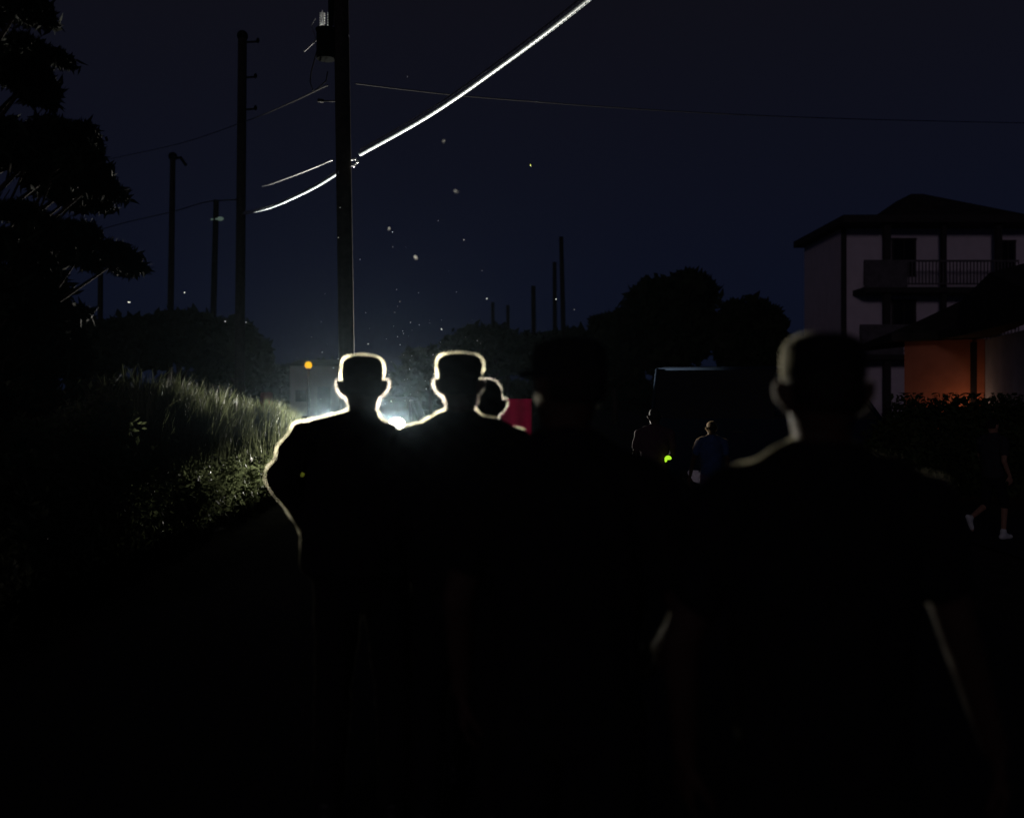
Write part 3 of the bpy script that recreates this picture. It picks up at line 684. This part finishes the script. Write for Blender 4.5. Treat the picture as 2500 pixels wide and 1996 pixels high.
# ------------------------------------------------------------------ buildings
def house():
    Y = 48.0; k = Y / F
    def q(px, py, d=0): p = PX(px, py, Y); return Vector((p.x, Y + d, p.z))
    x0 = q(1968, 0).x; x1 = x0 + 16
    root = thing('house', (x0, Y, 0), 'tall pale house with dark hip roof and two balconies at the right', 'house')
    def lx(px): return q(px, 0).x - x0
    def lz(py): return q(0, py).z
    zt = lz(558)
    xl_ = lx(2053); m = MB(); m.box(((xl_ + 16) / 2, 3.0, zt / 2), (16 - xl_, 6, zt)); m.build('wall', M['housewall'], root)
    for px, w_ in ((2058, .24), (2140, .30), (2275, .22), (2405, .26), (2520, .26)):
        t = MB(); t.box((lx(px), -.12 if px < 2100 else -1.3, zt / 2), (w_, .10 if px < 2100 else w_, zt - .01)); t.build('post', M['trim'], root)
    e = MB(); e.box((8.95, 2.3, zt + .17), (15.5, 8.2, .34)); e.build('eave', M['trim'], root)
    r = MB()
    a = [(1.22, -1.8), (16.7, -1.8), (16.7, 6.4), (1.22, 6.4)]; zl = zt + .345
    r.loft([[(x, y, zl) for x, y in a], [(4.0 if x < 5 else 12.5, y * .45 + 1.3, zl + .42) for x, y in a]])
    ap = lx(2290); zr = lz(447)
    r.loft([[(ap - 2.6, -1.2, zl + .1), (ap + 3.8, -1.2, zl + .1), (ap + 3.8, 6.4, zl + .1), (ap - 2.6, 6.4, zl + .1)], [(ap - .25, 2.6, zr), (ap + .35, 2.6, zr), (ap + .35, 4.6, zr), (ap - .25, 4.6, zr)]])
    r.build('roof', M['roof'], root)
    for i, (xa, ya, xb, yb) in enumerate(((2180, 585, 2232, 672), (2180, 735, 2232, 800), (2445, 590, 2475, 700), (2445, 740, 2475, 800))):
        f = MB(); cx = (lx(xa) + lx(xb)) / 2; cz = (lz(ya) + lz(yb)) / 2; W = lx(xb) - lx(xa); Hh = lz(ya) - lz(yb)
        for dx, dz, ww, hh in ((0, Hh / 2 + .03, W + .2, .09), (0, -Hh / 2 - .03, W + .2, .09), (-W / 2 - .03, 0, .09, Hh - .03), (W / 2 + .03, 0, .09, Hh - .03), (0, 0, .05, Hh - .03)):
            f.box((cx + dx, -.03, cz + dz), (ww, .08, hh))
        wo = f.build('window', M['trim'], root); g = MB(); g.box((cx, -.012, cz), (W, .03, Hh)); g.build('pane', M['glass'], wo)
    for ytop, ybot, xl in ((648, 722, 2080), (800, 880, 2070)):
        b = MB(); za, zb = lz(ytop), lz(ybot); xa = lx(xl)
        b.box(((xa + 9.4) / 2 + .0, -.9, zb + .12), (9.4 - xa, 1.6, .24))
        bal = b.build('balcony', M['trim'], root)
        rr = MB(); rr.box(((xa + 9.4) / 2, -1.66, za), (9.4 - xa, .09, .09)); rr.box(((xa + 9.4) / 2, -1.66, zb + .40), (9.4 - xa, .06, .06))
        n = 46
        for i in range(n): rr.box((xa + (9.4 - xa) * i / (n - 1), -1.66, (za + zb) / 2 + .15), (.045, .045, za - zb - .4))
        rr.box((xa + 1.0, -1.70, (za + zb) / 2 + .1), (2.0, .05, za - zb - .25))
        rr.build('railing', M['rail'], bal)
house()

def garage():
    # orange side wall meets a grey-blue front; the eave climbs to the right because it comes nearer
    root = thing('garage', PX(2208, 960, 27) * 1.0, 'low building with an orange end wall and dark roof at the right', 'garage')
    root.location.z = 0; o = root.location
    A = PX(2208, 832, 27) - o; B = PX(2404, 836, 25.5) - o; D = PX(2640, 700, 17.5) - o; A.z = B.z = 3.08; D.z = 3.08
    def slab(P, Q_, z0, z1, th, nm, m):
        d = (Q_ - P); d.z = 0; d.normalize(); n_ = Vector((-d.y, d.x, 0)); mm = MB()
        mm.loft([[Vector((p.x, p.y, z)) for p in (P, Q_, Q_ + n_ * th, P + n_ * th)] for z in (z0, z1)]); return mm.build(nm, m, root)
    slab(A, B, 0, 3.08, .25, 'orange_wall', M['orange'])
    slab(B + Vector((.012, 0, 0)), D, 0, 3.05, .25, 'front_wall', M['bluegrey'])
    r = MB(); back = Vector((1.5, 7, 0)); A2, B2, D2 = A + Vector((-.5, -.4, 0)), B + Vector((-.1, -.6, 0)), D + Vector((-.6, -.2, 0))
    r.loft([[A2, B2, D2, D2 + back, A2 + back], [A2 + Vector((0, 0, .2)), B2 + Vector((0, 0, .2)), D2 + Vector((0, 0, .2)), D2 + back + Vector((0, 0, .2)), A2 + back + Vector((0, 0, .2))],
            [A2 + Vector((2.4, 2.2, 1.0)), B2 + Vector((.5, 2.2, 1.25)), D2 + Vector((1, 2.2, 1.25)), D2 + back * .6 + Vector((0, 0, 1.2)), A2 + back * .6 + Vector((2.4, 0, 1.0))]])
    r.build('roof', M['roof'], root)
    p = A.lerp(B, .86); f = MB(); f.box((p.x, p.y - .05, 1.5), (.16, .05, 3.0)); f.build('downpipe', M['trim'], root)
    lpth = thing('assumed_lamp', (o.x + A.x + .7, o.y - 1.6, 0), 'small warm lamp, assumed and unseen behind the hedge, lighting the orange wall', 'lamp')  # unseen lamp, assumed from the wall's glow and added to light it
    g = MB(); g.ell((0, 0, 1.0), (.05, .05, .07)); g.build('bulb', M['warm'], lpth, True); h = MB(); h.tube([(0, 0, 0), (0, 0, .94)], .02, 8); h.build('stake', M['trim'], lpth)
    ld = bpy.data.lights.new('assumed_lamp_glow', 'POINT'); ld.energy = 6.5; ld.color = (1, .52, .26); ld.shadow_soft_size = .1  # light of the assumed lamp, added for the orange wall
    lo = bpy.data.objects.new('assumed_lamp_glow', ld); C.objects.link(lo); lo.parent = lpth; lo.location = (0, 0, 1.15)
garage()

# hedge in front of the garage
def hedge(pa, pb, Y, h, label, seed, n=26000):
    a = PX(pa, 0, Y).x; b = PX(pb, 0, Y).x; root = thing('hedge', ((a + b) / 2, Y, 0), label, 'hedge')
    L = []; g = random.Random(seed); k = 0; wdt = b - a
    x = -wdt / 2
    while x < wdt / 2:
        edge = min(1, (x + wdt / 2) / 1.0 + .80); L.append((x, g.uniform(-.1, .1), h * .5 * edge, .45, .5, h * .5 * edge)); x += .3
    V, Q = leaf_cloud(L, n, .07, seed=seed, shell=.5); V[:, 2] = np.clip(V[:, 2], .01, h + .03)
    from_arrays('foliage', V, Q, M['leaf'], root)
    t = MB()
    for i in range(int(wdt / .6)): xx = -wdt / 2 + .3 + i * .6; t.tube([(xx, 0, 0), (xx + .05, .02, h * .4), (xx - .05, .05, h * .8)], [.03, .02, .01], 6)
    t.build('stem', M['bark'], root)
hedge(2175, 2700, 16, 1.66, 'clipped dark hedge in front of the orange-walled building', 21)

def far_building():
    Y = 70; root = thing('building', (PX(770, 0, Y).x, Y, 0), 'low brown-grey building far behind the orange globe lamp', 'building')
    a = PX(712, 893, Y); b = PX(836, 970, Y); W = b.x - a.x
    m = MB(); m.box((0, 2, a.z / 2), (W, 4, a.z)); m.build('wall', M['farwall'], root)
    r = MB(); r.loft([[(-W / 2 - .3, -.4, a.z + .003), (W / 2 + .3, -.4, a.z + .003), (W / 2 + .3, 4.4, a.z + .003), (-W / 2 - .3, 4.4, a.z + .003)], [(-W / 2 + .2, 2, a.z + .5), (W / 2 - .2, 2, a.z + .5), (W / 2 - .2, 2.2, a.z + .5), (-W / 2 + .2, 2.2, a.z + .5)]]); r.build('roof', M['roof'], root)
    f = MB(); f.box((.6, -.03, 1.1), (.9, .06, 2.1)); f.build('door', M['trim'], root)
    f = MB(); f.box((-1.0, -.03, 1.5), (.8, .05, .8)); f.build('window', M['glass'], root)
far_building()

# orange globe lamp on a post
g = PX(753, 891, 45); gl = thing('globe_lamp', (g.x, 45, 0), 'glowing orange globe lamp on a thin post', 'street lamp')
m = MB(); m.ell((0, 0, g.z), (.17, .17, .17)); m.build('globe', M['globe'], gl, True)
m = MB(); m.tube([(.0, 0, 0), (.0, 0, g.z - .16)], .05, 8); m.tube([(0, 0, g.z - .22), (0, 0, g.z - .14)], .09, 10); m.build('post', M['trim'], gl, True)
ld = bpy.data.lights.new('globe_glow', 'POINT'); ld.energy = 12; ld.color = (1, .55, .12); ld.shadow_soft_size = .2
lo = bpy.data.objects.new('globe_glow', ld); C.objects.link(lo); lo.parent = gl; lo.location = (0, -.6, g.z)
# small green lamp far off
g = PX(1655, 991, 26); gl = thing('path_light', (g.x, 26, 0), 'tiny dim green light on a low stake between the children', 'light')
m = MB(); m.ell((0, 0, g.z), (.05, .05, .05)); m.build('lens', M['greendim'], gl, True); m = MB(); m.tube([(0, 0, 0), (0, 0, g.z - .04)], .02, 6); m.build('stake', M['trim'], gl)
# red banner
a = PX(1222, 973, 13); b = PX(1299, 1082, 13); W = b.x - a.x; bn = thing('banner', ((a.x + b.x) / 2, 13, 0), 'square red banner on two posts behind the shoulder of the man in the flared cap', 'banner')
n = 14; V = []; Q = []
for i in range(n + 1):
    for j in range(n + 1): V.append((-W / 2 + W * i / n, .012 * math.sin(i * 1.1), b.z + (a.z - b.z) * j / n))
for i in range(n):
    for j in range(n): q = i * (n + 1) + j; Q.append((q, q + n + 1, q + n + 2, q + 1))
ob = from_arrays('cloth', np.array(V), np.array(Q), M['red'], bn, True); s_ = ob.modifiers.new('t', 'SOLIDIFY'); s_.thickness = .003
for sx_ in (-1, 1): m = MB(); m.tube([(sx_ * W / 2, .03, 0), (sx_ * W / 2, .03, a.z + .02)], .014, 8); m.build('post', M['trim'], bn)
# red post beyond the grass
a = PX(651, 957, 24); m = MB(); m.tube([(0, 0, 0), (0, 0, a.z - .03), (0, 0, a.z)], [.15, .15, .12], 16)
ob = m.build('bollard', M['redpost'], None, True); ob.location = (a.x, 24, 0); tag(ob, 'thick rust-red post just beyond the lit grass', 'bollard')

# ------------------------------------------------------------------ insects in the beam
def insect_mesh():
    m = MB(); m.ell((0, 0, 0), (.0022, .006, .0022), n=8, m=5)
    for sd in (-1, 1):
        m.add([(0, .003, .001), (sd * .006, .006, .004), (sd * .008, 0, .0045), (sd * .004, -.005, .002), (0, -.003, .001)], [(0, 1, 2, 3, 4)])
    return m.mesh('insect')
im = insect_mesh(); im.materials.append(M['moth'])
def insect(px, py, Y, s, label='tiny pale insect speck drifting in the headlight beam', group='insects in the beam', m=None):
    me = im
    if m: me = im.copy(); me.materials[0] = m
    o = bpy.data.objects.new('insect', me); C.objects.link(o); o.location = PX(px, py, Y); o.scale = (s, s, s)
    o.rotation_euler = (random.uniform(-1, 1), random.uniform(-1, 1), random.uniform(0, 6))
    return tag(o, label, 'insect', group)
insect(1000, 902, 10, 2.0, 'bright white moth between the two capped heads'); insect(815, 898, 10, 1.7, 'pale moth beside the left man\'s cap')
insect(315, 738, 11, 2.0, 'bright lone insect at the far left, above the low trees'); insect(223, 327, 11, 1.5, 'lone insect speck high at the left beside the pine')
for px, py, s in ((450, 715, 1.2), (549, 785, 1.3), (995, 188, 1.2), (1132, 586, 1.1), (1188, 730, 1.6), (1070, 539, 1.1), (1177, 661, 1.0), (1357, 731, 1.1), (899, 840, 1.5), (1078, 804, 1.6),
        (783, 974, 1.4), (787, 860, 1.0), (958, 567, 1.2), (1402, 756, .9), (955, 980, 1.6), (1000, 979, 1.5), (940, 985, 1.2), (1040, 950, 1.5), (600, 787, 1.0), (830, 507, 1.0), (825, 580, 1.0), (1085, 344, 1.1)):
    insect(px, py, random.uniform(9, 14), s * 1.1)
for px, py, s in ((1114, 469, 1.6), (1015, 630, 1.6), (1083, 347, 1.2), (180, 743, 1.2), (950, 560, 1.3)):
    insect(px, py, random.uniform(4.2, 5.2), s * .9, 'blurred insect close to the camera in the dark sky', 'blurred near insects')
for k in range(105):
    a = random.gauss(0, 1) * 120; b = abs(random.gauss(0, 1)) * 150
    insect(985 + a, 985 - b, random.uniform(9, 17), random.uniform(.3, .95))
insect(1295, 404, 11, 1.8, 'yellow-green firefly in the open sky right of the bright cable', None, M['glowspot'])
insect(738, 1159, 3.4, .35, 'yellow firefly glowing against the left man\'s back', None, M['glowspot'])

# ------------------------------------------------------------------ haze
hz = MB(); hz.box((0, 60, 9), (150, 140, 20.2)); ho = hz.build('haze', M['wire']); ho.data.materials.clear()
hm = bpy.data.materials.new('haze'); hm.use_nodes = True; n_ = hm.node_tree; n_.nodes.clear()
o_ = n_.nodes.new('ShaderNodeOutputMaterial'); v_ = n_.nodes.new('ShaderNodeVolumePrincipled')
v_.inputs['Color'].default_value = (.62, .85, 1, 1); v_.inputs['Density'].default_value = .00014; v_.inputs['Anisotropy'].default_value = .96
n_.links.new(v_.outputs[0], o_.inputs['Volume']); ho.data.materials.append(hm); tag(ho, 'thin night mist', kind='stuff')
